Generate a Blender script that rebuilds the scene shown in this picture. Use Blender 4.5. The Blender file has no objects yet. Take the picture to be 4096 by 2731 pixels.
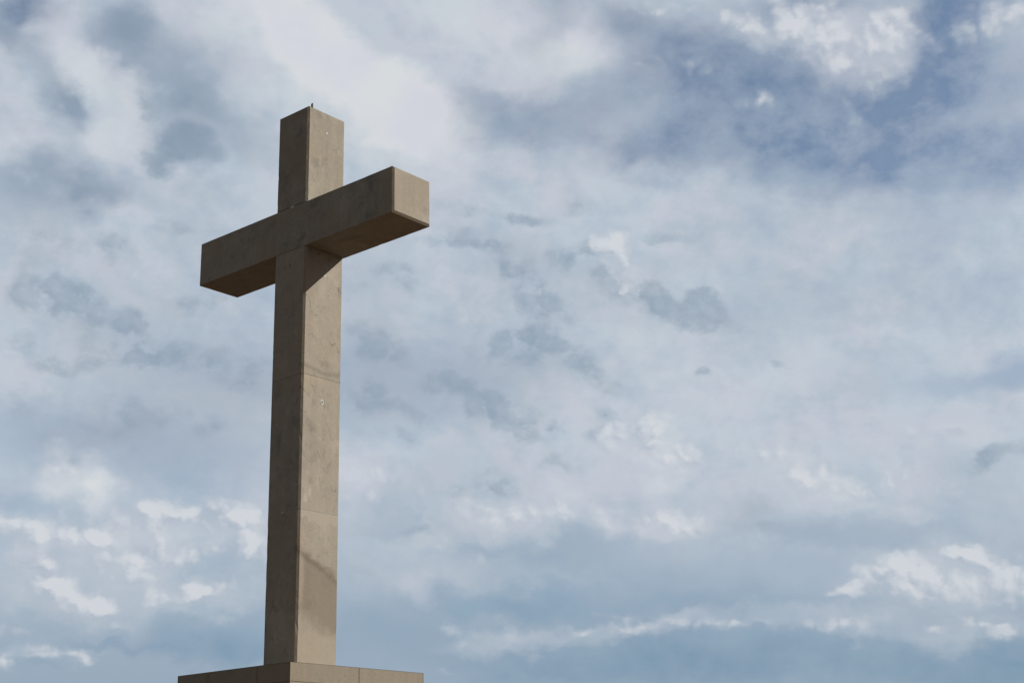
import bpy, bmesh, math, random
from mathutils import Vector, Matrix
random.seed(4)
S = bpy.context.scene
C = S.collection

# ------------------------------------------------------------------ camera
Z0 = 3.45                                    # top of the pedestal above the ground
YAW, PITCH, ROLL = 0.701853, 0.317637, -0.022646
cam = bpy.data.cameras.new('camera')
co = bpy.data.objects.new('camera', cam)
C.objects.link(co)
cam.sensor_width = 36
cam.lens = 5878.5 / 4096 * 36
cam.clip_start, cam.clip_end = 0.1, 20000
co.location = (13.66338, -12.06145, Z0 - 1.7774)
co.rotation_mode = 'QUATERNION'
co.rotation_quaternion = (Matrix.Rotation(YAW, 3, 'Z') @ Matrix.Rotation(math.pi / 2 + PITCH, 3, 'X')
                          @ Matrix.Rotation(ROLL, 3, 'Z')).to_quaternion()
S.camera = co
S.view_settings.view_transform = 'Standard'
S.view_settings.look = 'None'
S.view_settings.exposure = 0
S.view_settings.gamma = 1

# ------------------------------------------------------------------ sun
SUN = Vector((0.70, 0.505, 0.505)).normalized()
sl = bpy.data.lights.new('sun', 'SUN')
sl.energy = 4.35
sl.angle = math.radians(0.6)
sl.color = (1.0, 0.95, 0.87)
so = bpy.data.objects.new('sun', sl)
so.rotation_mode = 'QUATERNION'
so.rotation_quaternion = SUN.to_track_quat('Z', 'Y')
so.location = (30, 28, 40)
C.objects.link(so)


# ------------------------------------------------------------------ node helper
class Nodes:
    def __init__(self, tree):
        self.t = tree
        tree.nodes.clear()

    def new(self, kind, **props):
        n = self.t.nodes.new(kind)
        for k, v in props.items():
            setattr(n, k, v)
        return n

    def put(self, sock, v):
        if isinstance(v, bpy.types.NodeSocket):
            self.t.links.new(v, sock)
        elif v is not None:
            sock.default_value = v

    def m(self, op, a, b=None, c=None, clamp=False):
        n = self.new('ShaderNodeMath', operation=op, use_clamp=clamp)
        for i, v in enumerate((a, b, c)):
            self.put(n.inputs[i], v)
        return n.outputs[0]

    def vm(self, op, a, b=None, out=0, scale=None):
        n = self.new('ShaderNodeVectorMath', operation=op)
        self.put(n.inputs[0], a)
        self.put(n.inputs[1], b)
        if scale is not None:
            self.put(n.inputs['Scale'], scale)
        return n.outputs[out]

    def noise(self, vec, scale, detail=4, rough=.5, dist=0., out=0):
        n = self.new('ShaderNodeTexNoise')
        self.put(n.inputs['Vector'], vec)
        n.inputs['Scale'].default_value = scale
        n.inputs['Detail'].default_value = detail
        n.inputs['Roughness'].default_value = rough
        n.inputs['Distortion'].default_value = dist
        return n.outputs[out]

    def rng(self, v, a, b, c=0., d=1., smooth=True):
        n = self.new('ShaderNodeMapRange')
        n.interpolation_type = 'SMOOTHSTEP' if smooth else 'LINEAR'
        self.put(n.inputs[0], v)
        for i, q in enumerate((a, b, c, d)):
            self.put(n.inputs[i + 1], q)
        return n.outputs[0]

    def mix(self, f, a, b, blend='MIX'):
        n = self.new('ShaderNodeMix', data_type='RGBA', blend_type=blend)
        self.put(n.inputs[0], f)
        self.put(n.inputs[6], a)
        self.put(n.inputs[7], b)
        return n.outputs[2]

    def xyz(self, v):
        n = self.new('ShaderNodeSeparateXYZ')
        self.put(n.inputs[0], v)
        return n.outputs

    def vec(self, x, y, z=0.):
        n = self.new('ShaderNodeCombineXYZ')
        for i, q in enumerate((x, y, z)):
            self.put(n.inputs[i], q)
        return n.outputs[0]

    def blobs(self, rows, p):
        """sum of soft elliptical patches: (x, y, radius, radius, turn, strength), three to a node"""
        acc, chain = 0., getattr(self, 'chain', None)
        first = p[0]
        for i in range(0, len(rows), 3):
            co = []
            for x, y, rx, ry, rot, amp in (rows[i:i + 3] + [(0, 0, 1, 1, 0, 0)] * 2)[:3]:
                ct, st = math.cos(math.radians(rot)), math.sin(math.radians(rot))
                k = -1 / 3
                qa = k * (ct * ct / rx ** 2 + st * st / ry ** 2)
                qc = k * (st * st / rx ** 2 + ct * ct / ry ** 2)
                qb = 2 * k * ct * st * (1 / rx ** 2 - 1 / ry ** 2)
                co.append((qa, qb, qc, -(2 * qa * x + qb * y), -(2 * qc * y + qb * x),
                           1 + qa * x * x + qb * x * y + qc * y * y, amp))
            if i % 12 == 0 and chain is not None:
                # a negligible dependence on the sum so far keeps the evaluation in sequence
                q = self.new('ShaderNodeVectorMath', operation='MULTIPLY_ADD')
                self.put(q.inputs[0], chain)
                q.inputs[1].default_value = (1e-7, 1e-7, 1e-7)
                self.put(q.inputs[2], p[0])
                first = q.outputs[0]
            n = self.new('ShaderNodeGroup', node_tree=PATCH)
            for j in range(5):
                self.put(n.inputs[j], p[j] if j else first)
            for j in range(7):
                n.inputs[5 + j].default_value = [c[j] for c in co]
            self.put(n.inputs[12], acc)
            chain = acc = n.outputs[0]
        self.chain = chain
        return acc


def srgb(r, g, b):
    f = lambda c: ((c / 255 + .055) / 1.055) ** 2.4 if c > 10 else c / 255 / 12.92
    return (f(r), f(g), f(b), 1)


# ------------------------------------------------------------------ sky
def patch_group():
    t = bpy.data.node_groups.new('cloud_patches', 'ShaderNodeTree')
    for nm in ('xx', 'xy', 'yy', 'x', 'y', 'k_xx', 'k_xy', 'k_yy', 'k_x', 'k_y', 'k', 'strength'):
        t.interface.new_socket(nm, in_out='INPUT', socket_type='NodeSocketVector')
    t.interface.new_socket('sum', in_out='INPUT', socket_type='NodeSocketFloat')
    t.interface.new_socket('sum', in_out='OUTPUT', socket_type='NodeSocketFloat')
    G = Nodes(t)
    i, o = G.new('NodeGroupInput').outputs, G.new('NodeGroupOutput')
    v = i[10]
    for j in range(5):
        q = G.new('ShaderNodeVectorMath', operation='MULTIPLY_ADD')
        for k, x in enumerate((i[j], i[5 + j], v)):
            G.put(q.inputs[k], x)
        v = q.outputs[0]
    v = G.vm('MAXIMUM', v, (0, 0, 0))
    v = G.vm('MULTIPLY', v, v)
    G.put(o.inputs[0], G.m('ADD', i[12], G.vm('DOT_PRODUCT', v, i[11], out=1)))
    return t


PATCH = patch_group()
# Cloud patches by direction: degrees of azimuth (times 0.951) and of elevation away from
# azimuth -40.213 / elevation 18.199, radii, turn, strength.
CLOUDS = {
    'hole': [
        (2.03, 11.84, 0.81, 1.23, 11, 0.43), (-0.97, 8.76, 2.85, 0.83, -9, 0.52), (5.11, 11.98, 1.36, 0.89, -4, 0.34), (7.78, 10.89, 1.33, 0.89, -5, 0.37),
        (11.97, 8.74, 1.03, 0.73, -7, 0.43), (16.31, 8.57, 1.97, 0.96, -9, 1.3), (18.01, 9.87, 1.14, 1.34, -10, 1), (14.98, 7.7, 1.49, 1.05, -8, 0.7),
        (11.09, 7.46, 1.45, 0.74, -6, 0.37), (6.44, 7.37, 1.05, 0.91, -4, 0.28), (13.04, 6.87, 2.66, 0.9, -7, 0.57), (17.52, 6.13, 2.07, 1.04, -9, 0.31),
        (19.77, 5.47, 1.09, 0.87, -10, 0.31), (12, 12.14, 1.92, 0.35, -8, 0.37), (18.78, 11.11, 2.11, 0.34, -11, 0.43), (13.52, 5.7, 5.83, 0.82, -8, 0.4),
        (6.95, 7.17, 2.78, 1, -5, 0.23), (17.05, 7.49, 4.15, 3.21, -10, 0.29), (8.52, 9.35, 2.79, 1.48, -6, 0.4), (4.19, 8.17, 3.17, 1.5, -13, 0.34),
        (11.4, 10.2, 8.39, 2.11, -8, 0.17), (12.94, 8.23, 6.91, 2.61, -9, 0.3), (-12.85, 7.15, 1, 0.5, -19, 0.45), (-19.21, 11.73, 0.99, 0.49, 8, 0.75),
        (-19.85, 10.85, 0.81, 0.77, 8, 0.4), (-15.64, 11.3, 1.02, 0.95, 6, 0.25), (18.75, -2.68, 1.49, 0.8, 4, 0.5), (16.56, -3.02, 1.67, 0.52, -6, 0.2),
        (14.13, -2.24, 2.49, 0.99, -6, 0.12), (9.05, -9.91, 4.31, 0.81, -3, 0.38), (8.43, -10.44, 3.25, 0.52, -3, 0.25), (17.25, -13.32, 3.89, 1.07, -3, 0.6),
        (8.87, -12.42, 6.76, 0.96, -3, 0.5), (2.49, -12.37, 4.71, 0.97, -2, 0.38), (1.37, -10.18, 3.36, 0.59, -2, 0.45), (-1.05, -9.86, 2.57, 0.49, -1, 0.3),
        (-4.64, -10.92, 2.55, 0.98, -1, 0.3), (0.81, -8.41, 4.2, 0.53, -2, 0.2), (-2.19, -7.97, 0.89, 0.23, -1, 0.25), (-16.72, -7.22, 1.13, 0.54, 2, 0.55),
        (-17.96, -6.34, 1.04, 0.41, 3, 0.35), (-16.78, -12.16, 0.7, 0.23, 1, 0.6), (-11.23, -11.48, 2.47, 0.54, -0, 0.45), (-9.91, -11.75, 0.93, 0.64, -0, 0.3),
        (-15.83, -11.56, 2.98, 0.19, 0, 0.35), (-15.36, -9.46, 0.82, 0.38, 1, 0.35), (-14.26, -9.82, 0.6, 0.29, 1, 0.35), (-10.95, -7.89, 0.95, 0.52, -20, 0.3),
        (-18.53, -8.25, 0.35, 0.35, 2, 0.6), (-16.21, -8.73, 0.67, 0.25, 2, 0.3), (-12.7, -5.23, 3.49, 0.98, 1, 0.2), (-18.01, -4.01, 2.12, 1.44, 3, 0.15),
        (-12.13, -10.74, 3.08, 0.42, 0, 0.25), (-15.09, -6.77, 1.84, 0.55, 2, 0.15),
    ],
    'soft': [
        (13.73, 10.48, 2.38, 0.99, -16, 0.6), (16.06, 10.22, 1.11, 0.95, -28, 0.4), (10.8, 11.27, 1.58, 0.48, -11, 0.35), (14.57, 9.15, 1.01, 0.64, -22, 0.35),
        (-14.84, -8.37, 6.51, 2.55, 1, 0.16), (11.28, -9.8, 4.53, 0.97, -4, 0.25), (6.16, -5.9, 7.92, 2, -4, 0.12), (8.79, -0.69, 8.01, 2.01, -5, 0.12),
        (-16.67, -7.87, 2.41, 0.8, 2, 0.35), (-12.14, -7.1, 2.2, 0.98, 1, 0.35), (-16.1, -9.76, 2.12, 0.78, -15, 0.35), (-13.9, -8.84, 1.38, 0.96, 1, 0.3),
        (-11.4, -9.85, 2.33, 0.48, 0, 0.25), (-17.12, -11.89, 1.75, 0.46, 1, 0.25), (15.82, -9.92, 2.48, 1.11, -4, 0.35), (11.92, -11.28, 2.26, 0.48, -3, 0.3),
        (16.23, -11.61, 1.87, 0.47, -4, 0.25), (4.6, -11.13, 4.72, 0.36, 2, 0.3), (-1.14, -11.46, 2.23, 0.42, 3, 0.25), (-16.22, -5.69, 1.39, 0.95, -19, 0.25),
        (-8.71, 12.13, 3.27, 1.35, -30, 1), (-5.62, 9.97, 3.65, 1.52, -30, 0.6), (-3.83, 7.69, 2.26, 1.61, -29, 0.65), (-0.54, 12.12, 3.62, 1.15, -15, 0.55),
        (1.94, 10.09, 2.15, 1, 11, 0.5), (-6.83, 8.13, 3.18, 1.49, 1, 0.35), (-2.75, 9.52, 2.13, 1, -19, 0.45), (3.26, 11.35, 1.09, 1.14, -3, 0.35),
        (-13.27, 11.64, 2.68, 1.16, -29, 0.2), (-17.45, 10.55, 0.8, 1.73, 28, 0.38), (-15.94, 9.45, 1.61, 0.6, -42, 0.4), (-14.74, 9.09, 0.72, 0.56, -34, 0.35),
        (-19.69, 7.41, 1.12, 1.26, 7, 0.15), (-15.59, 7.56, 1.2, 0.94, 5, 0.55), (-9.73, 10.94, 2.93, 1.84, -25, 0.35), (-18.18, 9.5, 0.99, 0.63, 7, 0.2),
        (-18.32, 11.06, 0.83, 0.94, 7, 0.3), (-18.88, 6.39, 1.93, 0.64, 6, 0.2), (11.15, -6, 1.87, 0.69, -20, 0.3), (12.58, -6.59, 1, 0.46, -20, 0.3),
        (6.23, -7.29, 1.2, 0.53, -3, 0.35), (6.24, -4.77, 0.82, 0.64, -24, 0.45), (5.45, -4.53, 0.74, 1.01, -3, 0.45), (14.79, -6.09, 0.91, 0.45, -26, 0.25),
        (14.55, -7.29, 0.53, 0.39, -4, 0.25), (-1, -6.79, 2.12, 0.7, -10, 0.35), (-3.47, -7.63, 1.38, 0.43, -1, 0.3), (-5.93, -5.74, 0.81, 1.17, -0, 0.35),
        (-6.25, -4.78, 0.65, 0.67, 0, 0.2), (0.42, -4.41, 0.5, 0.67, -22, 0.25), (1.38, -5.84, 0.9, 0.75, -2, 0.25), (3.31, -6.86, 0.46, 0.33, -33, 0.35),
        (-2.86, -8.59, 2.1, 0.69, -1, 0.3), (-3.71, -9.52, 0.73, 0.46, -31, 0.3), (1.88, -6.74, 2.44, 0.84, -2, 0.25), (4.79, -7.35, 1.45, 0.4, -2, 0.25),
        (-16.76, -5.42, 0.54, 0.84, 3, 0.4), (-15.7, -5.58, 0.55, 0.89, 34, 0.4), (-15.15, -6.06, 0.7, 0.51, -19, 0.35), (4.25, 2.29, 1.02, 0.51, -23, 0.3),
        (5.5, 0.2, 3.34, 1.01, -24, 0.15), (16.4, -4.66, 1.8, 0.42, -6, 0.2), (8.15, 2.05, 2.68, 1.01, -5, 0.12), (6.21, -2.21, 3.94, 2.02, -4, 0.12),
        (11.6, 3.09, 3.28, 0.83, -1, 0.1), (-5.82, 12.08, 2.28, 0.67, -26, -0.18), (-2.74, 10.75, 3.55, 0.6, -23, -0.32),
    ],
    'puff': [
        (-16.83, -7.8, 2.4, 0.95, 2, 0.55), (-12.61, -7.03, 2.35, 1.04, 1, 0.56), (-16.24, -9.84, 1.97, 0.78, -15, 0.5), (-13.6, -8.83, 1.84, 1.06, 1, 0.55),
        (-10.39, -7.8, 1.42, 1.47, 1, 0.55), (-11.72, -9.77, 2.01, 0.48, 7, 0.5), (-16.22, -5.69, 1.08, 0.79, -19, 0.5), (-16.98, -11.73, 1.9, 0.47, 1, 0.3),
        (-0.9, -6.67, 3.76, 1, -10, 0.44), (-3.03, -8.22, 2.11, 0.83, -1, 0.42), (3.18, -6.95, 2.75, 0.67, -7, 0.42), (-5.8, -5.62, 1.14, 1.33, -0, 0.44),
        (5.77, -7.05, 1.77, 0.6, -13, 0.45), (11.44, -6.13, 2.64, 0.82, -20, 0.44), (15.29, -6.51, 2.1, 0.97, -5, 0.38), (1.13, -4.37, 2.32, 0.84, -22, 0.3),
        (9.3, -4.91, 3.18, 1, -4, 0.26), (13.64, -4.41, 3.08, 0.66, -5, 0.26), (15.82, -9.92, 2.62, 1.01, -4, 0.5), (13.11, -9.99, 1.52, 0.64, 7, 0.4),
        (12.07, -11.29, 2.41, 0.35, 1, 0.3), (16.08, -11.6, 1.88, 0.38, -4, 0.3), (4.6, -11.13, 4.72, 0.26, 2, 0.14), (6.1, 10.37, 1.61, 0.98, -4, 0.25),
        (3.11, 12.01, 1.46, 0.81, -3, 0.25), (13.73, 10.52, 2.55, 1.15, -16, 1), (10.61, 11.32, 1.84, 0.58, -11, 0.8), (12.93, 11.78, 0.62, 0.42, 11, 0.9),
        (16.22, 10.27, 1.25, 1.14, -33, 0.75), (14.56, 9.05, 1.26, 0.67, -22, 0.7), (13.82, 8.15, 0.51, 0.58, -8, 0.45), (13.91, 7.48, 0.37, 0.36, -7, 0.4),
        (12.13, 10.44, 1.38, 0.81, -26, 0.6), (19.23, 10, 1.12, 0.66, 4, 0.75), (20.27, 10.4, 0.77, 0.53, -11, 0.75), (18.83, 10.86, 0.49, 0.25, -10, 0.5),
        (8.23, 10.02, 0.6, 0.49, -24, 0.5), (10.5, 8.54, 0.95, 0.49, 3, 0.55), (6.51, 12.48, 1.26, 0.61, -5, 0.6), (6.27, 8.84, 0.97, 0.69, -4, 0.35),
        (11.23, 12.19, 0.81, 0.35, -7, 0.5), (8.9, 11.92, 0.71, 0.32, -6, 0.35), (3.78, 3.67, 0.48, 0.4, -3, 0.8), (4.39, 3.71, 0.41, 0.57, -3, 0.8),
        (4.11, 2.94, 0.55, 0.68, -23, 0.8), (4.33, 1.92, 0.78, 0.47, -28, 0.6), (3.93, 2.82, 1.37, 1.19, -23, 0.2), (5.3, -3.71, 0.56, 0.71, -3, 1),
        (4.32, -3.97, 1.15, 0.71, -3, 0.75), (6.23, -4.73, 0.65, 0.57, -3, 0.7), (5.57, -4.7, 0.98, 0.67, -3, 0.6), (3.65, -3.52, 0.5, 0.4, -2, 0.4),
        (15.57, -8.95, 0.45, 0.43, -4, 1), (16.51, -9.18, 0.56, 0.38, -15, 0.85), (16.27, -9.73, 0.95, 0.54, -4, 0.7), (13.73, -9.25, 0.68, 0.4, -4, 0.9),
        (12.71, -9.53, 0.49, 0.32, -4, 0.85), (12.14, -10.07, 0.55, 0.35, -3, 0.75), (11.5, -10.18, 0.4, 0.24, -3, 0.6), (14.03, -10.16, 1.64, 0.51, -4, 0.6),
        (16.45, -10.63, 1.89, 0.47, 1, 0.7), (17.91, -9.68, 0.58, 0.6, -4, 0.85), (14.82, -9.63, 0.24, 0.26, -4, 0.5), (17.88, -10.51, 0.72, 0.62, -4, 0.6),
        (11.27, -11.36, 1.14, 0.27, 2, 0.55), (12.46, -11.1, 1.36, 0.21, 2, 0.4), (5.58, -11.15, 2.05, 0.23, 2, 0.34), (8.09, -11.05, 1.33, 0.15, 2, 0.3),
        (16.05, -11.36, 0.5, 0.27, -4, 0.85), (15.13, -11.57, 0.76, 0.17, -3, 0.65), (17.13, -11.97, 0.67, 0.21, 7, 0.75), (16.81, -11.63, 0.49, 0.17, -14, 0.6),
        (14.36, -11.94, 0.41, 0.08, -3, 0.4), (-1.79, -11.58, 1.51, 0.2, 3, 0.3), (1.64, -11.33, 2.39, 0.24, 3, 0.28), (3.74, -11.15, 1.9, 0.26, 3, 0.26),
        (-2.39, -11.05, 0.51, 0.24, -1, 0.6), (-2.77, -12.6, 0.57, 0.13, -6, 0.5), (3.83, -10.61, 1.11, 0.23, -2, 0.35), (11.15, -5.93, 0.94, 0.43, -23, 0.45),
        (6.08, -7.23, 0.8, 0.4, -28, 0.45), (-1, -6.75, 1.15, 0.4, -11, 0.35), (-13.45, -6.49, 0.34, 0.39, 2, 0.85), (-13.31, -7.11, 0.46, 0.65, 1, 0.65),
        (-12.5, -6.58, 0.69, 0.45, -14, 0.75), (-11.44, -6.43, 0.63, 0.66, 1, 0.75), (-10.24, -6.92, 0.54, 0.43, 1, 0.75), (-9.7, -7.4, 0.63, 0.82, 1, 0.5),
        (-10.04, -7.95, 0.87, 0.43, 1, 0.5), (-18.43, -7.33, 0.62, 0.38, 2, 0.75), (-17.35, -7.77, 0.92, 0.48, 2, 0.55), (-15.77, -7.71, 0.75, 0.38, 2, 0.6),
        (-14.96, -7.62, 0.46, 0.39, 2, 0.6), (-14.93, -8.09, 0.76, 0.48, 1, 0.55), (-17.39, -8.58, 0.83, 0.28, 2, 0.85), (-16.88, -9.38, 0.62, 0.47, 1, 0.85),
        (-16.2, -9.81, 1.06, 0.4, -22, 0.85), (-15.15, -10.09, 0.58, 0.37, -20, 0.9), (-13.67, -8.38, 0.61, 0.42, 1, 0.65), (-14.09, -9.11, 0.65, 0.53, -20, 0.55),
        (-12.3, -8.47, 0.65, 0.42, 1, 0.55), (-11.57, -9.64, 1.47, 0.24, 9, 0.6), (-14.09, -10.91, 0.98, 0.29, 1, 0.5), (-15.19, -12.16, 0.32, 0.16, 0, 0.5),
        (-16.9, -11.89, 0.87, 0.16, 1, 0.6), (-17.25, -11.67, 0.38, 0.09, 1, 0.6), (-18.07, -12.52, 0.41, 0.36, -20, 0.7), (-15.88, -12.15, 0.41, 0.38, 33, 0.5),
        (-17.65, -12.27, 0.49, 0.22, 1, 0.5), (-16.8, -10.25, 1.33, 0.31, 1, 0.35), (-18.05, -10.97, 0.72, 0.31, 1, 0.4), (-11.99, -10.41, 1.23, 0.22, 0, 0.4),
    ],
    'grey': [
        (-12.57, 7.14, 0.67, 0.33, -19, 0.55), (-13.74, 6.55, 0.67, 0.36, -5, 0.4), (-14.4, 8.55, 0.57, 0.52, 5, 0.8), (-13.99, 6.65, 1.01, 0.72, 5, 0.6),
        (-15.93, 5.26, 0.85, 0.75, 5, 0.5), (-17.82, 1.77, 1.18, 0.84, 5, 0.75), (-17.46, 0.89, 1.81, 0.81, 4, 0.7), (-16.22, 1.13, 0.7, 0.55, 4, 0.65),
        (-15.02, -0.27, 1.27, 0.95, 3, 0.75), (-14.47, 0.47, 0.54, 0.62, 4, 0.7), (-14.34, -0.91, 0.88, 0.39, 3, 0.8), (-12.7, -0.69, 1.46, 0.76, 3, 0.75),
        (-12.08, 1.29, 1.24, 0.5, 13, 0.75), (-18.35, -0.71, 1.09, 0.41, -25, 0.65), (-17.01, -1.32, 0.93, 0.32, 4, 0.7), (-15.68, -1.23, 0.47, 0.26, 4, 0.5),
        (-10.31, -1.31, 1.31, 0.93, 2, 0.7), (-14.76, -2.56, 0.97, 0.59, 3, 0.6), (-12.47, -3.24, 1.92, 0.69, -6, 0.6), (-17.22, -2.28, 1.15, 0.55, 4, 0.45),
        (-15.48, -3.79, 1.73, 0.74, -18, 0.5), (-15.35, 3.17, 0.97, 0.65, 4, 0.65), (-17.82, 3.31, 1.91, 0.58, 5, 0.55), (-13.04, 4.13, 1.03, 0.53, 4, 0.6),
        (-18.4, -2.91, 1.21, 0.64, 4, 0.4), (-0.99, 5.02, 1.92, 0.25, -13, 0.65), (0.91, 4.67, 1.26, 0.25, -7, 0.55), (2.85, 5.16, 0.73, 0.4, -3, 0.6),
        (-2.67, 3.92, 1.04, 0.25, -0, 0.65), (-1.45, 4.04, 0.73, 0.31, -20, 0.6), (-0.51, 3.47, 2.24, 0.54, -26, 0.65), (-3.8, 2.38, 1.23, 0.54, -32, 0.7),
        (-5.75, 2.3, 1.37, 0.78, 1, 0.55), (0.53, 2.03, 1.71, 0.54, -29, 0.7), (1.45, 1.19, 1.26, 0.65, -22, 0.75), (2.66, 3.38, 0.9, 0.41, 7, 0.7),
        (3.68, 2.18, 2.55, 0.47, -28, 0.75), (5.42, 1.88, 0.58, 0.51, -3, 0.8), (6.24, 0.9, 1.41, 0.47, -36, 0.8), (7.25, 1.21, 0.64, 0.61, -4, 0.5),
        (5.96, 3.7, 0.86, 0.27, -9, 0.55), (7.23, 3.73, 0.72, 0.34, -4, 0.45), (3.61, 3.42, 0.52, 0.51, -3, 0.4), (-0.08, 0.11, 0.82, 0.41, -1, 0.85),
        (1.04, 0.08, 0.75, 0.41, -2, 0.9), (0.28, -0.53, 2.2, 0.61, -2, 0.75), (2.62, -0.79, 0.84, 0.47, -12, 0.6), (3.64, -1.75, 1.17, 0.47, -23, 0.65),
        (-4.54, -0.41, 1.01, 0.57, -15, 0.7), (-5.66, 0.19, 1.01, 0.78, 0, 0.7), (-2.34, -1.28, 0.93, 0.47, -21, 0.65), (-3.06, -1.6, 0.87, 0.51, -1, 0.6),
        (-5.22, -2.02, 1, 0.71, -15, 0.8), (-1.61, -1.92, 1.21, 0.41, -29, 0.75), (-0.62, -2.19, 0.84, 0.47, -42, 0.6), (-3.32, -2.77, 1, 0.47, -16, 0.65),
        (0.41, -2.64, 1.17, 0.34, -32, 0.6), (-1.25, -2.79, 0.87, 0.41, -21, 0.6), (-0.02, -3.32, 1.04, 0.47, -32, 0.6), (0.93, -3.7, 1.03, 0.41, -2, 0.65),
        (-4.17, -3.69, 0.7, 0.4, -31, 0.6), (3.46, -2.86, 0.73, 0.34, -33, 0.5), (3.19, -3.42, 0.4, 0.57, -23, 0.45), (7.7, 1.33, 0.67, 0.45, -4, 0.85),
        (8.11, 0.49, 1.23, 0.5, -19, 0.75), (5.56, 1.21, 1.01, 0.51, -33, 0.55), (7.31, -1.5, 0.33, 0.22, 17, 0.7), (10.11, -1.36, 0.41, 0.12, -20, 0.6),
        (10.84, -2.75, 1, 0.18, -13, 0.45), (16.82, -5.68, 0.8, 0.53, 31, 0.8), (18.11, -5.4, 0.95, 0.45, 5, 0.75), (8.64, -7.46, 1.5, 0.28, -3, 0.45),
        (1.78, -4.77, 1.02, 0.4, -2, 0.7), (-0.67, -5.79, 1.02, 0.5, -11, 0.65), (-2.35, -5.89, 0.66, 0.4, -16, 0.5), (-3.64, -7.27, 0.75, 0.23, -1, 0.6),
        (13.82, -4.18, 1.09, 0.26, -26, 0.35), (16.11, -4.55, 0.91, 0.19, -6, 0.3), (1.16, -3.44, 2.66, 0.34, -12, 0.35), (-0.87, -5.08, 0.99, 0.5, -1, 0.4),
        (-6.34, -1.93, 1, 1.01, 0, 0.4), (-8.15, -2.29, 0.99, 1.01, 1, 0.4),
    ],
    'shade': [
        (-15.5, 11.41, 1.02, 1.43, 34, 0.7), (-13.65, 9.36, 1.98, 1.34, -36, 0.75), (-11.87, 8.12, 1.85, 0.91, -23, 0.4), (-13.17, 6.96, 1.34, 0.56, -17, 0.9),
        (-18.19, 9.19, 0.79, 1.73, 24, 0.75), (-17.41, 8.17, 0.82, 0.96, 6, 0.5), (-18.44, 5, 2.24, 0.96, 6, 0.5), (-17.22, 5.78, 1.95, 0.8, 6, 0.35),
        (-16.05, 5.24, 0.98, 0.73, 5, 0.5), (-12.17, 10.61, 1.01, 2, 51, 0.35), (10.13, 0.47, 2.13, 0.84, -5, 0.2), (11.78, 1.41, 2.6, 1, -6, 0.1),
        (-17.69, 1.68, 2.53, 1.94, 5, 0.2), (-14.06, -0.51, 3.23, 2.29, -13, 0.3), (-11.53, -3.04, 4.22, 1.99, 1, 0.3), (-14.32, -4.14, 3.79, 0.98, 2, 0.3),
        (-16.67, -3.61, 2.16, 0.97, 3, 0.25), (0.27, -0.96, 3.21, 1.19, -2, 0.35), (-3, -2.09, 3.69, 1.52, -11, 0.3), (2.19, 2.38, 4.42, 1.02, -28, 0.25),
        (-5.54, 1.8, 2.05, 2.03, 0, 0.25), (-0.11, -8.02, 3.57, 1, -2, 0.3), (-4.65, -6.62, 2.61, 1, -1, 0.3), (8.32, -7.51, 2.84, 0.66, -3, 0.3),
        (12.98, -8.12, 3.77, 0.81, -4, 0.3), (-10.64, 7.46, 1.38, 0.99, 3, 0.2), (-8.34, -1.29, 3.33, 1.51, 1, 0.25), (-5.34, -1.58, 2.01, 2.02, 0, 0.2),
        (-1.37, -4.98, 3.63, 0.84, -1, 0.2), (-19.33, 11.23, 1.49, 0.93, 8, 0.25), (16.84, -6.16, 2.07, 0.96, -6, 0.2), (15.7, -11.02, 2.32, 0.22, -4, 0.25),
    ],
}

world = bpy.data.worlds.new('World')
S.world = world
world.use_nodes = True
world.cycles.sampling_method = 'MANUAL'
world.cycles.sample_map_resolution = 256
W = Nodes(world.node_tree)
tc = W.new('ShaderNodeTexCoord')
D = tc.outputs['Generated']
sky = W.new('ShaderNodeTexSky', sky_type='NISHITA')
sky.sun_disc = False
sky.sun_elevation = math.asin(SUN.z)
sky.sun_rotation = math.atan2(SUN.x, SUN.y)
sky.dust_density = 0.3
sky.ozone_density = 1.6
dx = W.xyz(D)
az = W.m('ARCTAN2', dx[0], dx[1])
az = W.m('MULTIPLY_ADD', az, 57.29578 * .951, 40.213 * .951)
el = W.m('ARCSINE', dx[2])
el = W.m('MULTIPLY_ADD', el, 57.29578, -18.199)
P = W.vec(az, el)
DS = W.vm('MULTIPLY', D, (1., 1., 1.35))
wa = W.noise(DS, 46, 7, .56, out=1)                    # ragged edges
wa = W.vm('SUBTRACT', wa, (.5, .5, .5))
wb = W.noise(DS, 15, 5, .52, out=1)                    # slow bending
wb = W.vm('SUBTRACT', wb, (.5, .5, .5))
Pc = W.vm('ADD', W.vm('MULTIPLY', wa, (1.3, .9, 0)), W.vm('MULTIPLY', wb, (.9, .4, 0)))
Pc = W.vm('ADD', P, Pc)
Pc = W.vm('MULTIPLY', Pc, (1, 1, 0))
Ps = W.vm('ADD', P, W.vm('SCALE', wa, scale=1.3))
Ps = W.vm('ADD', Ps, W.vm('SCALE', wb, scale=3.0))
Ps = W.vm('MULTIPLY', Ps, (1, 1, 0))
n_big = W.noise(DS, 8, 8, .55, .3)
n_mid = W.noise(DS, 30, 8, .58, .2)
n_fine = W.noise(DS, 75, 6, .6)
n_hue = W.noise(DS, 22, 4, .5)

def frame(p):
    x, y, z = W.xyz(p)
    return [W.vec(q, q, q) for q in (W.m('MULTIPLY', x, x), W.m('MULTIPLY', x, y), W.m('MULTIPLY', y, y), x, y)]


Fc, Fs = frame(Pc), frame(Ps)
Fu = frame(W.vm('ADD', Pc, (.26, .42, 0)))                            # a step towards the sun
n_lit = W.noise(W.vm('ADD', DS, tuple(SUN * .0065)), 30, 8, .58, .2)
relief = W.m('MULTIPLY', W.m('SUBTRACT', n_mid, n_lit), 3.0)          # sunward side of each billow
n_mid0 = W.m('SUBTRACT', n_mid, .5)


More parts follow.
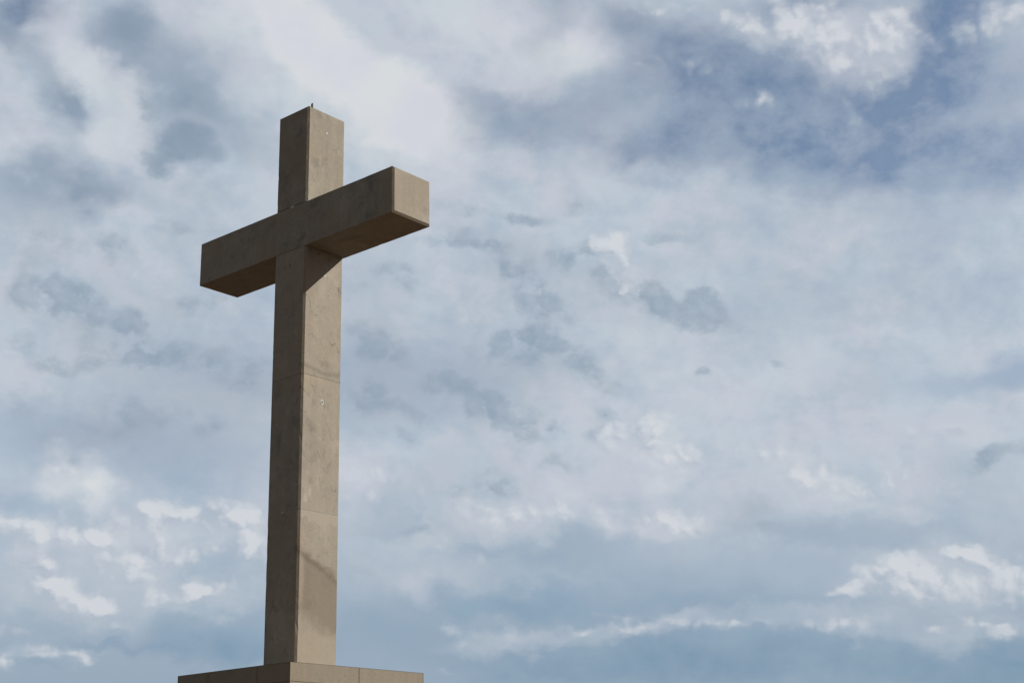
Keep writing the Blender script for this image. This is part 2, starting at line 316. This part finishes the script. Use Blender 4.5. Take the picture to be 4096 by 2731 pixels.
def billow(off):
    q = W.vm('ADD', W.vm('ADD', P, W.vm('SCALE', wa, scale=1.1)), off)
    d = []
    for sc in (.85, 1.9):
        v = W.new('ShaderNodeTexVoronoi', feature='F1', voronoi_dimensions='2D')
        W.put(v.inputs['Vector'], q)
        v.inputs['Scale'].default_value = sc
        d.append(v.outputs['Distance'])
    return W.m('MULTIPLY_ADD', d[0], .68, W.m('MULTIPLY', d[1], .32))


heap_a = billow((0, 0, 0))
heap = W.m('SUBTRACT', .43, heap_a)                                  # cauliflower tops
heap_lit = W.m('SUBTRACT', billow((.16, .16, 0)), heap_a)            # their sunward sides
toward = W.vm('DOT_PRODUCT', D, (-.6133, .7254, .3123), out=1)
cover = W.rng(toward, .35, .90, .80, .97)
veil0 = W.m('MULTIPLY_ADD', W.m('SUBTRACT', n_big, .5), .45, cover)
veil0 = W.m('MULTIPLY_ADD', n_mid0, .3, veil0)
hue = W.rng(n_hue, .35, .65)
low = W.rng(el, -13.5, -4., 1., 0.)
tone = W.m('MULTIPLY_ADD', n_mid0, 1.1, W.m('MULTIPLY_ADD', W.m('SUBTRACT', n_big, .5), 1.3, .80))
tone = W.m('MULTIPLY_ADD', relief, .26, W.m('MULTIPLY_ADD', W.m('SUBTRACT', n_fine, .5), .5, tone))
veil_col0 = W.mix(tone, srgb(168, 184, 200), W.mix(hue, srgb(191, 202, 213), srgb(196, 202, 212)))
veil_col0 = W.mix(W.m('MULTIPLY', low, .86), veil_col0, srgb(143, 163, 182))
back = W.rng(toward, -.2, .75, 1., 0.)                      # unseen dark cloud added behind the viewer to dim the shaded stone
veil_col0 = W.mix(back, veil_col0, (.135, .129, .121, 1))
hole_k = W.m('MULTIPLY_ADD', n_mid0, 1.9, W.m('MULTIPLY_ADD', W.m('SUBTRACT', n_fine, .5), .7, 1.))
soft_k = W.m('MULTIPLY_ADD', n_mid0, .8, 1.)
shade_k = W.m('MULTIPLY_ADD', n_mid0, 1.6, 1.)
soft_col = W.mix(hue, srgb(215, 219, 222), srgb(211, 213, 222))
grey_n = W.m('MULTIPLY_ADD', n_mid0, 1.6, W.m('MULTIPLY_ADD', W.m('SUBTRACT', n_fine, .5), 2.6, W.m('MULTIPLY', heap, 1.5)))
puff_n = W.m('MULTIPLY_ADD', W.m('SUBTRACT', n_fine, .5), .40, W.m('MULTIPLY', n_mid0, .5))


def bg(col, strength):
    b = W.new('ShaderNodeBackground')
    W.put(b.inputs[0], col)
    b.inputs[1].default_value = strength
    return b.outputs[0]




def over(f, col, ac):
    """lay a cloud colour of cover f over (cover, colour)"""
    A, c = ac
    A2 = W.m('SUBTRACT', 1., W.m('MULTIPLY', W.m('SUBTRACT', 1., A), W.m('SUBTRACT', 1., f)))
    return A2, W.mix(W.m('DIVIDE', f, A2, clamp=True), c, col)


f = {k: W.blobs(CLOUDS[k], Fc if k in ('grey', 'puff') else Fs) for k in CLOUDS}
f_up = W.blobs(CLOUDS['puff'], Fu)
gap = W.m('SUBTRACT', 1., W.m('EXPONENT', W.m('MULTIPLY', f['hole'], -1.7)))
gap = W.m('MULTIPLY', gap, hole_k, clamp=True)
veil = W.m('SUBTRACT', veil0, W.m('MULTIPLY', gap, W.m('MULTIPLY_ADD', low, -.85, 1.)))
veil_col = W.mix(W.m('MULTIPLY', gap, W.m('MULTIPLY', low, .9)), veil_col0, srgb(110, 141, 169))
veil = W.rng(veil, 0., 1., .10, .97, smooth=False)
soft = W.rng(W.m('MULTIPLY', f['soft'], soft_k), .05, .95, 0., .95, smooth=False)
shade = W.rng(W.m('MULTIPLY', f['shade'], shade_k), .05, 1., 0., .85, smooth=False)
grey = W.m('MULTIPLY_ADD', W.m('MULTIPLY', f['grey'], grey_n), 1.0, W.m('MULTIPLY', f['grey'], .9))
grey = W.rng(grey, .14, .98)
grey = W.m('MULTIPLY', grey, W.m('MULTIPLY_ADD', heap_lit, -.5, W.m('MULTIPLY_ADD', relief, -.4, .60)), clamp=True)
puff = W.m('MULTIPLY_ADD', W.m('MULTIPLY_ADD', heap, 1.45, W.m('MULTIPLY', puff_n, 1.5)), W.m('MINIMUM', W.m('MULTIPLY', f['puff'], 2.5), 1.), f['puff'])
rise = W.m('SUBTRACT', f['puff'], f_up)
lit = W.m('MULTIPLY_ADD', rise, .75, W.rng(puff, .1, 2.2, .08, .78))
lit = W.m('MULTIPLY_ADD', heap_lit, 1.8, W.m('MULTIPLY_ADD', heap, .5, lit))
lit = W.m('MULTIPLY_ADD', relief, .8, lit, clamp=True)
puffa = W.m('MULTIPLY', W.rng(puff, .0, 1.45), W.rng(rise, -.45, .3, .38, .78))
puff_col = W.mix(lit, srgb(171, 183, 197), srgb(214, 217, 222))
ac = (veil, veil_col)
ac = over(shade, srgb(134, 152, 172), ac)
ac = over(soft, soft_col, ac)
ac = over(grey, srgb(142, 160, 177), ac)
ac = over(puffa, puff_col, ac)
mx = W.new('ShaderNodeMixShader')
W.put(mx.inputs[0], ac[0])
W.put(mx.inputs[1], bg(sky.outputs[0], .1))
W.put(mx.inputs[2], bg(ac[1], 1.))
res = mx.outputs[0]
wo = W.new('ShaderNodeOutputWorld')
W.t.links.new(res, wo.inputs[0])


# ------------------------------------------------------------------ stone
def material(name):
    m = bpy.data.materials.new(name)
    m.use_nodes = True
    return m, Nodes(m.node_tree)


def stone(name, seed, base=(.240, .200, .147), mottle=1., vein=0., marks=None, rough=.7):
    """cut limestone: cloudy mottling, pits, hairline veins; marks(N, pos, col) lays stains on top"""
    m, N = material(name)
    t = N.new('ShaderNodeTexCoord')
    pos = t.outputs['Object']
    q = N.vm('ADD', pos, (seed * 7.3, seed * 3.1, seed * 5.7))
    a = N.noise(q, 2.3, 7, .55, .5)
    b = N.noise(q, 7.5, 6, .6, .3)
    c = N.noise(q, 42, 4, .6)
    h = N.noise(q, 1.4, 3, .5)
    b0 = tuple(x for x in base) + (1,)
    dark = tuple(x * y for x, y in zip(base, (.72, .72, .73))) + (1,)
    lite = tuple(min(1, x * y) for x, y in zip(base, (1.24, 1.25, 1.28))) + (1,)
    warm = tuple(x * y for x, y in zip(base, (1.06, .97, .84))) + (1,)
    col = N.mix(N.m('MULTIPLY', N.rng(a, .42, .24), mottle, clamp=True), b0, dark)
    col = N.mix(N.m('MULTIPLY', N.rng(a, .52, .72), .8 * mottle, clamp=True), col, lite)
    col = N.mix(N.m('MULTIPLY', N.rng(b, .53, .70), .6 * mottle, clamp=True), col, lite)
    col = N.mix(N.m('MULTIPLY', N.rng(b, .46, .30), .6 * mottle, clamp=True), col, dark)
    col = N.mix(N.m('MULTIPLY', N.rng(h, .45, .65), .45), col, warm)
    st = N.noise(N.vm('MULTIPLY', q, (9., 9., .7)), 1., 4, .6)           # faint runs of rain
    g = N.m('MULTIPLY_ADD', N.m('SUBTRACT', c, .5), .34, N.m('MULTIPLY_ADD', N.m('SUBTRACT', st, .5), .30, 1.))
    col = N.mix(1., col, N.vec(g, g, g), 'MULTIPLY')
    # pits
    v = N.new('ShaderNodeTexVoronoi', feature='F1')
    N.put(v.inputs['Vector'], q)
    v.inputs['Scale'].default_value = 15
    vc = N.xyz(v.outputs['Color'])
    pit = N.m('MULTIPLY', N.rng(v.outputs['Distance'], .17, .08), N.m('GREATER_THAN', vc[0], .60))
    col = N.mix(N.m('MULTIPLY', pit, .5), col, tuple(x * .42 for x in base) + (1,))
    hgt = N.m('MULTIPLY_ADD', pit, -.6, c)
    if vein:
        wq = N.vm('ADD', q, N.vm('SCALE', N.vm('SUBTRACT', N.noise(q, 5, 5, .6, out=1), (.5, .5, .5)), scale=.07))
        k = N.vm('DOT_PRODUCT', wq, (-.69, .69, .23), out=1)
        s = N.vm('DOT_PRODUCT', wq, (.707, .707, 0.), out=1)
        z = N.vm('DOT_PRODUCT', wq, (.16, -.16, .97), out=1)
        r = N.noise(N.vec(N.m('MULTIPLY', k, 2.4), N.m('MULTIPLY', s, .7), N.m('MULTIPLY', z, .55)), 2.2, 2, .45)
        ridge = N.rng(N.m('ABSOLUTE', N.m('SUBTRACT', r, .5)), .008, .001)
        brk = N.rng(N.noise(q, 3.2, 3, .6), .46, .60)
        vm_ = N.m('MULTIPLY', N.m('MULTIPLY', ridge, brk), vein, clamp=True)
        col = N.mix(vm_, col, tuple(x * .5 for x in base) + (1,))
        hgt = N.m('MULTIPLY_ADD', vm_, -.5, hgt)
    if marks:
        col = marks(N, pos, col)
    bs = N.new('ShaderNodeBsdfPrincipled')
    N.put(bs.inputs['Base Color'], col)
    N.put(bs.inputs['Roughness'], N.m('MULTIPLY_ADD', b, .2, rough - .1))
    bs.inputs['Specular IOR Level'].default_value = .3
    bp = N.new('ShaderNodeBump')
    bp.inputs['Strength'].default_value = .35
    bp.inputs['Distance'].default_value = .004
    N.put(bp.inputs['Height'], hgt)
    N.put(bs.inputs['Normal'], bp.outputs[0])
    o = N.new('ShaderNodeOutputMaterial')
    N.t.links.new(bs.outputs[0], o.inputs[0])
    return m


def plain(name, col, rough=.8, metal=0., var=.25, scale=40):
    m, N = material(name)
    t = N.new('ShaderNodeTexCoord')
    c = N.noise(t.outputs['Object'], scale, 5, .6)
    g = N.m('MULTIPLY_ADD', N.m('SUBTRACT', c, .5), var * 2, 1.)
    col = N.mix(1., tuple(col) + (1,), N.vec(g, g, g), 'MULTIPLY')
    bs = N.new('ShaderNodeBsdfPrincipled')
    N.put(bs.inputs['Base Color'], col)
    bs.inputs['Roughness'].default_value = rough
    bs.inputs['Metallic'].default_value = metal
    o = N.new('ShaderNodeOutputMaterial')
    N.t.links.new(bs.outputs[0], o.inputs[0])
    return m


# water stains on the lowest shaft block (local metres; +x face is y/z)
def foot_stains(N, pos, col):
    w = N.noise(pos, 3.0, 5, .55, out=1)
    w = N.vm('SCALE', N.vm('SUBTRACT', w, (.5, .5, .5)), scale=.34)
    p = N.xyz(N.vm('ADD', pos, w))
    raw = N.xyz(pos)
    face = N.rng(raw[0], .20, .285)
    zz = N.m('MULTIPLY_ADD', p[1], .37, p[2])                 # slopes down along the face
    band = N.m('POWER', .42, N.m('POWER', N.m('MULTIPLY', N.m('SUBTRACT', zz, 1.287), 17.), 2.))
    body = N.m('MULTIPLY', N.rng(zz, .40, .68), N.rng(zz, 1.30, 1.24))
    inner = N.rng(raw[1], -.27, -.21)
    dk = (.115, .090, .062, 1)
    br = (.165, .131, .092, 1)
    col = N.mix(N.m('MULTIPLY', N.m('MULTIPLY', body, face), N.m('MULTIPLY_ADD', inner, .5, .15)), col, br)
    col = N.mix(N.m('MULTIPLY', N.m('MULTIPLY', band, face), N.rng(N.noise(pos, 4.5, 4, .6), .30, .62, .15, .8)), col, dk)
    pale = N.m('MULTIPLY', N.rng(zz, .54, .42), face)
    col = N.mix(N.m('MULTIPLY', pale, .45), col, (.31, .265, .205, 1))
    n2 = N.noise(pos, 9, 4, .6)
    edge = N.m('MULTIPLY_ADD', N.m('SUBTRACT', n2, .5), .35, 1.80)
    top = N.m('MULTIPLY', N.rng(N.m('SUBTRACT', raw[2], edge), -.02, .02), face)
    col = N.mix(N.m('MULTIPLY', top, .75), col, (.34, .295, .235, 1))
    return col


def middle_stains(N, pos, col):
    w = N.noise(pos, 4, 4, .55, out=1)
    w = N.vm('SCALE', N.vm('SUBTRACT', w, (.5, .5, .5)), scale=.20)
    p = N.xyz(N.vm('ADD', pos, w))
    raw = N.xyz(pos)
    face = N.rng(raw[0], .20, .285)
    pale = N.m('MULTIPLY', N.rng(p[2], 2.10, 2.0), face)
    col = N.mix(N.m('MULTIPLY', pale, .38), col, (.31, .268, .21, 1))
    for cy, cz in ((-.17, 2.18), (-.23, 2.10)):
        d = N.vm('DISTANCE', pos, (.3, cy, cz), out=1)
        dd = N.m('ABSOLUTE', N.m('SUBTRACT', p[1], cy))
        s = N.m('MULTIPLY', N.rng(dd, .035, .015), N.rng(N.m('ABSOLUTE', N.m('SUBTRACT', p[2], cz)), .09, .04))
        col = N.mix(N.m('MULTIPLY', N.m('MULTIPLY', s, face), .6), col, (.40, .36, .30, 1))
    return col


def upper_stains(N, pos, col):
    w = N.noise(pos, 4, 4, .55, out=1)
    w = N.vm('SCALE', N.vm('SUBTRACT', w, (.5, .5, .5)), scale=.12)
    p = N.xyz(N.vm('ADD', pos, w))
    raw = N.xyz(pos)
    face = N.rng(raw[0], .20, .285)
    arc = N.m('MULTIPLY_ADD', N.m('POWER', p[1], 2.), -.5, p[2])
    s = N.m('POWER', .42, N.m('POWER', N.m('MULTIPLY', N.m('SUBTRACT', arc, 3.725), 34.), 2.))
    return N.mix(N.m('MULTIPLY', N.m('MULTIPLY', s, face), .45), col, (.14, .11, .078, 1))


M_low = stone('limestone_foot', 1, base=(.283, .245, .193), vein=.95, mottle=1.1, marks=foot_stains)
M_mid = stone('limestone_middle', 2, base=(.283, .245, .193), vein=.7, mottle=1.2, marks=middle_stains)
M_upp = stone('limestone_upper', 3, base=(.283, .245, .193), vein=.95, mottle=1.1, marks=upper_stains)
M_beam = stone('limestone_beam', 4, base=(.256, .223, .176), mottle=1.5)
M_head = stone('limestone_head', 5, base=(.250, .215, .166), mottle=1.5)
M_clad = [stone('limestone_cladding_%s' % 'abcd'[i], 6 + i, mottle=.55, base=(.243 * k, .205 * k, .154 * k))
          for i, k in enumerate((1., .95, 1.05, .98))]
M_mort = plain('pale_mortar', (.34, .31, .27), .9, var=.4, scale=14)
M_grey = plain('dark_mortar', (.15, .125, .1), .9, var=.6, scale=11)
M_plug = plain('white_filler', (.50, .50, .47), .85, var=.15, scale=60)
M_rod = plain('rusty_black_steel', (.02, .018, .017), .6, .3, .4, 60)


# ------------------------------------------------------------------ geometry helpers
def link(name, bm, mat, parent=None, loc=(0, 0, 0)):
    me = bpy.data.meshes.new(name)
    bm.normal_update()
    bm.to_mesh(me)
    bm.free()
    me.materials.append(mat)
    o = bpy.data.objects.new(name, me)
    o.location = loc
    o.parent = parent
    C.objects.link(o)
    return o


def thing(name, label, cat, loc):
    o = bpy.data.objects.new(name, None)
    o.empty_display_size = .5
    o.location = loc
    o['label'] = label
    o['category'] = cat
    C.objects.link(o)
    return o


def box(x0, x1, y0, y1, z0, z1):
    bm = bmesh.new()
    bmesh.ops.create_cube(bm, size=1)
    for v in bm.verts:
        v.co = Vector(((x0 + x1) / 2 + v.co.x * (x1 - x0), (y0 + y1) / 2 + v.co.y * (y1 - y0),
                       (z0 + z1) / 2 + v.co.z * (z1 - z0)))
    return bm


def chamfer(bm, test, width):
    es = [e for e in bm.edges if test((e.verts[0].co + e.verts[1].co) / 2, (e.verts[1].co - e.verts[0].co))]
    bmesh.ops.bevel(bm, geom=es, offset=width, offset_type='OFFSET', segments=1, profile=.5, affect='EDGES')
    return bm


def wear(bm, axis, lo, hi, step=.07):
    """cut a block into short lengths and nick its long arrises"""
    p = lo + step
    while p < hi - step * .6:
        no, co_ = [0, 0, 0], [0, 0, 0]
        no[axis], co_[axis] = 1, p
        bmesh.ops.bisect_plane(bm, geom=bm.verts[:] + bm.edges[:] + bm.faces[:], plane_co=co_, plane_no=no)
        p += step * random.uniform(.5, 1.5)
    ax = [i for i in range(3) if i != axis]
    mid = [(max(v.co[i] for v in bm.verts) + min(v.co[i] for v in bm.verts)) / 2 for i in range(3)]
    half = [max(v.co[i] for v in bm.verts) - mid[i] for i in range(3)]
    for v in bm.verts:
        d = abs(random.gauss(0, .0010))
        if random.random() < .03:
            d += random.uniform(.003, .009)
        out = [half[i] - abs(v.co[i] - mid[i]) for i in ax]
        i = ax[0] if out[0] > out[1] else ax[1]        # slide within the flat face, off the arris
        v.co[i] -= math.copysign(d, v.co[i] - mid[i])
    return bm


# ------------------------------------------------------------------ stone cross
HX, HY = .300, .332                          # half width and half depth of the post
Z1, Z2, ZB, ZT, ZH = 1.926, 3.652, 5.372, 5.991, 7.373
XL, XR = -1.892, 1.892                       # ends of the arms
GAP = .005

cross = thing('stone_cross', 'tall plain cross of weathered beige limestone blocks on a low square pedestal',
              'cross', (0, 0, Z0))


def vertical(mid, d):
    return abs(d.z) > max(abs(d.x), abs(d.y))


for z0, z1, mat, lab in ((.003, Z1 - GAP, M_low, 'lowest shaft block with a dark curved water stain'),
                         (Z1 + GAP, Z2 - GAP, M_mid, 'middle shaft block with pale streaks over its lower joint'),
                         (Z2 + GAP, ZB - GAP * .6, M_upp, 'upper shaft block below the arms, crossed by the beam shadow')):
    b = box(-HX, HX, -HY, HY, z0, z1)
    chamfer(b, vertical, .024)
    wear(b, 2, z0, z1)
    link('shaft_block', b, mat, cross)['label'] = lab

b = box(XL, XR, -HY - .001, HY + .001, ZB, ZT)
chamfer(b, lambda mid, d: abs(mid.x) > 1.5, .024)
chamfer(b, lambda mid, d: abs(d.x) > 1.5, .006)
wear(b, 0, XL, XR)
link('crossbeam', b, M_beam, cross)

b = box(-HX, HX, -HY, HY, ZT + GAP, ZH)
chamfer(b, vertical, .024)
chamfer(b, lambda mid, d: mid.z > ZH - .001 and abs(d.z) < 1e-6 and d.length > .1, .012)
wear(b, 2, ZT + GAP, ZH)
link('head_block', b, M_head, cross)

for z, mat, inset in ((Z1, M_mort, .002), (Z2, M_mort, .004), (ZT + GAP * .5, M_grey, .005)):
    h = GAP if mat is M_mort else GAP * .5
    b = box(-HX + inset, HX - inset, -HY + inset, HY - inset, z - h, z + h)
    chamfer(b, vertical, .024)
    link('mortar_joint', b, mat, cross)


def splat(center, axis, ry, rz, n=9, jitter=.25, thick=.004, tilt=0.):
    """an irregular low pat of filler on a face; axis 0 = on +x face, 1 = on -y face"""
    bm = bmesh.new()
    ring, top = [], []
    for i in range(n):
        t = 2 * math.pi * i / n
        k = 1 + random.uniform(-jitter, jitter)
        p, q = math.cos(t) * ry * k, math.sin(t) * rz * k
        p, q = p * math.cos(tilt) - q * math.sin(tilt), p * math.sin(tilt) + q * math.cos(tilt)
        for lst, d, s in ((ring, -.002, 1.), (top, thick, .86)):
            lst.append(bm.verts.new((d, p * s, q * s) if axis == 0 else (p * s, -d, q * s)))
    bm.faces.new(top)
    for i in range(n):
        j = (i + 1) % n
        bm.faces.new((ring[i], ring[j], top[j], top[i]))
    bmesh.ops.recalc_face_normals(bm, faces=bm.faces[:])
    for v in bm.verts:
        v.co += Vector(center)
    return bm


for ctr, axis, a, c_, n, tilt, lab in (
        ((HX, -.006, 7.080), 0, .024, .026, 5, .6, 'square white filler patch near the top of the head block'),
        ((HX, .003, 7.260), 0, .007, .008, 5, 0, 'tiny white filler dot above the square patch'),
        ((HX, .008, 5.045), 0, .021, .022, 8, 0, 'white filler patch at the edge of the beam shadow'),
        ((0.02, -HY, 5.985), 1, .050, .014, 8, .05, 'pale filler smeared along the joint above the beam'),
        ((-.01, -HY, 1.926), 1, .035, .010, 8, .1, 'pale filler smeared along the lowest joint')):
    link('filler_patch', splat(ctr, axis, a, c_, n, tilt=tilt), M_plug, cross)['label'] = lab

# filled dowel hole: a pale ring round a dark centre
bm = bmesh.new()
rings = []
for rad, dep in ((.034, -.002), (.030, .004), (.017, .004), (.013, -.001)):
    rings.append([bm.verts.new((HX + dep, .003 + math.cos(t * math.pi / 7) * rad * .9,
                                3.338 + math.sin(t * math.pi / 7) * rad * 1.1)) for t in range(14)])
for r0, r1 in zip(rings, rings[1:]):
    for i in range(14):
        bm.faces.new((r0[i], r0[(i + 1) % 14], r1[(i + 1) % 14], r1[i]))
bmesh.ops.recalc_face_normals(bm, faces=bm.faces[:])
dowel = link('dowel_ring', bm, M_plug, cross)
link('dowel_core', splat((HX, .003, 3.338), 0, .015, .018, 8, .1, .002), M_grey, dowel)

# broken steel rod standing out of the head block
bm = bmesh.new()
prof = [(0, 0, -.02, .010), (0, 0, .12, .010), (-.003, 0, .165, .0085), (-.004, 0, .19, .012),
        (-.008, -.004, .215, .015), (-.008, -.003, .25, .014), (-.004, 0, .262, .009)]
prev = None
for x, y, z, r in prof:
    cur = [bm.verts.new((x + r * math.cos(t * math.pi / 5), y + r * math.sin(t * math.pi / 5), ZH + z)) for t in range(10)]
    if prev:
        for i in range(10):
            bm.faces.new((prev[i], prev[(i + 1) % 10], cur[(i + 1) % 10], cur[i]))
    prev = cur
bm.faces.new(prev)
link('steel_rod', bm, M_rod, cross)

# ------------------------------------------------------------------ pedestal
X0, X1, Y0, Y1 = -.991, 1.0255, -1.042, 1.0806
ped = thing('stone_pedestal', 'square pedestal clad in beige limestone slabs carrying the stone cross', 'pedestal', (0, 0, 0))
TH = .05


def slab(side, a0, a1, z0, z1, mat, m0, m1):
    """a cladding slab with a sunk panel; side 0..3 = -y, +x, +y, -x; m0, m1 = mitred ends"""
    g = .0013
    lo, hi = a0 + (0 if m0 else g), a1 - (0 if m1 else g)
    bm = bmesh.new()
    outer = [(lo, 0, z0 + g), (hi, 0, z0 + g), (hi, 0, z1 - g), (lo, 0, z1 - g)]
    inner = [(lo + (TH if m0 else 0), TH, z0 + g), (hi - (TH if m1 else 0), TH, z0 + g),
             (hi - (TH if m1 else 0), TH, z1 - g), (lo + (TH if m0 else 0), TH, z1 - g)]
    vo = [bm.verts.new(p) for p in outer]
    vi = [bm.verts.new(p) for p in inner]
    f = bm.faces.new(vo)
    bm.faces.new(vi[::-1])
    for i in range(4):
        j = (i + 1) % 4
        bm.faces.new((vo[i], vi[i], vi[j], vo[j]))
    r = bmesh.ops.inset_individual(bm, faces=[f], thickness=.026, depth=0)
    r = bmesh.ops.inset_individual(bm, faces=[f], thickness=.004, depth=-.004)
    for v in bm.verts:
        a, d, z = v.co
        v.co = ((a, Y0 + d, z), (X1 - d, a, z), (a, Y1 - d, z), (X0 + d, a, z))[side]
    bmesh.ops.recalc_face_normals(bm, faces=bm.faces[:])
    link('cladding_slab', bm, mat, ped)


courses = [Z0, Z0 - .209, Z0 - .86, Z0 - 1.51, Z0 - 2.16, Z0 - 2.81, .30]
for k in range(len(courses) - 1):
    z1, z0 = courses[k], courses[k + 1]
    cut_x = [-.423, .455] if k % 2 == 0 else [-.2, .4]
    cut_y = [.009] if k % 2 == 0 else [-.4, .35]
    for side, ends, cuts in ((0, (X0, X1), cut_x), (1, (Y0, Y1), cut_y), (2, (X0, X1), cut_x), (3, (Y0, Y1), cut_y)):
        pts = [ends[0]] + cuts + [ends[1]]
        for i in range(len(pts) - 1):
            slab(side, pts[i], pts[i + 1], z0, z1, random.choice(M_clad), i == 0, i == len(pts) - 2)
link('cap_slab', box(X0 + TH + .002, X1 - TH - .002, Y0 + TH + .002, Y1 - TH - .002, Z0 - .005, Z0 + .001), M_clad[0], ped)
link('mortar_core', box(X0 + .0055, X1 - .0055, Y0 + .0055, Y1 - .0055, .1, Z0 - .006), M_mort, ped)
b = box(X0 - .35, X1 + .35, Y0 - .35, Y1 + .35, -.05, .298)
chamfer(b, lambda mid, d: mid.z > .2, .02)
link('plinth_step', b, M_clad[1], ped)

# ------------------------------------------------------------------ ground
m, N = material('dry_ground')
t = N.new('ShaderNodeTexCoord')
p = t.outputs['Object']
c1 = N.noise(p, .35, 8, .6)
c2 = N.noise(p, 9, 6, .65)
col = N.mix(N.rng(c1, .42, .6), (.105, .060, .032, 1), (.072, .045, .023, 1))
col = N.mix(N.rng(c2, .5, .75), col, (.165, .107, .066, 1))
bs = N.new('ShaderNodeBsdfPrincipled')
N.put(bs.inputs['Base Color'], col)
bs.inputs['Roughness'].default_value = .95
bp = N.new('ShaderNodeBump')
bp.inputs['Distance'].default_value = .05
N.put(bp.inputs['Height'], c2)
N.put(bs.inputs['Normal'], bp.outputs[0])
o = N.new('ShaderNodeOutputMaterial')
N.t.links.new(bs.outputs[0], o.inputs[0])
bm = bmesh.new()
bmesh.ops.create_circle(bm, cap_ends=True, segments=96, radius=9000)
g = link('ground', bm, m)
g['kind'] = 'structure'
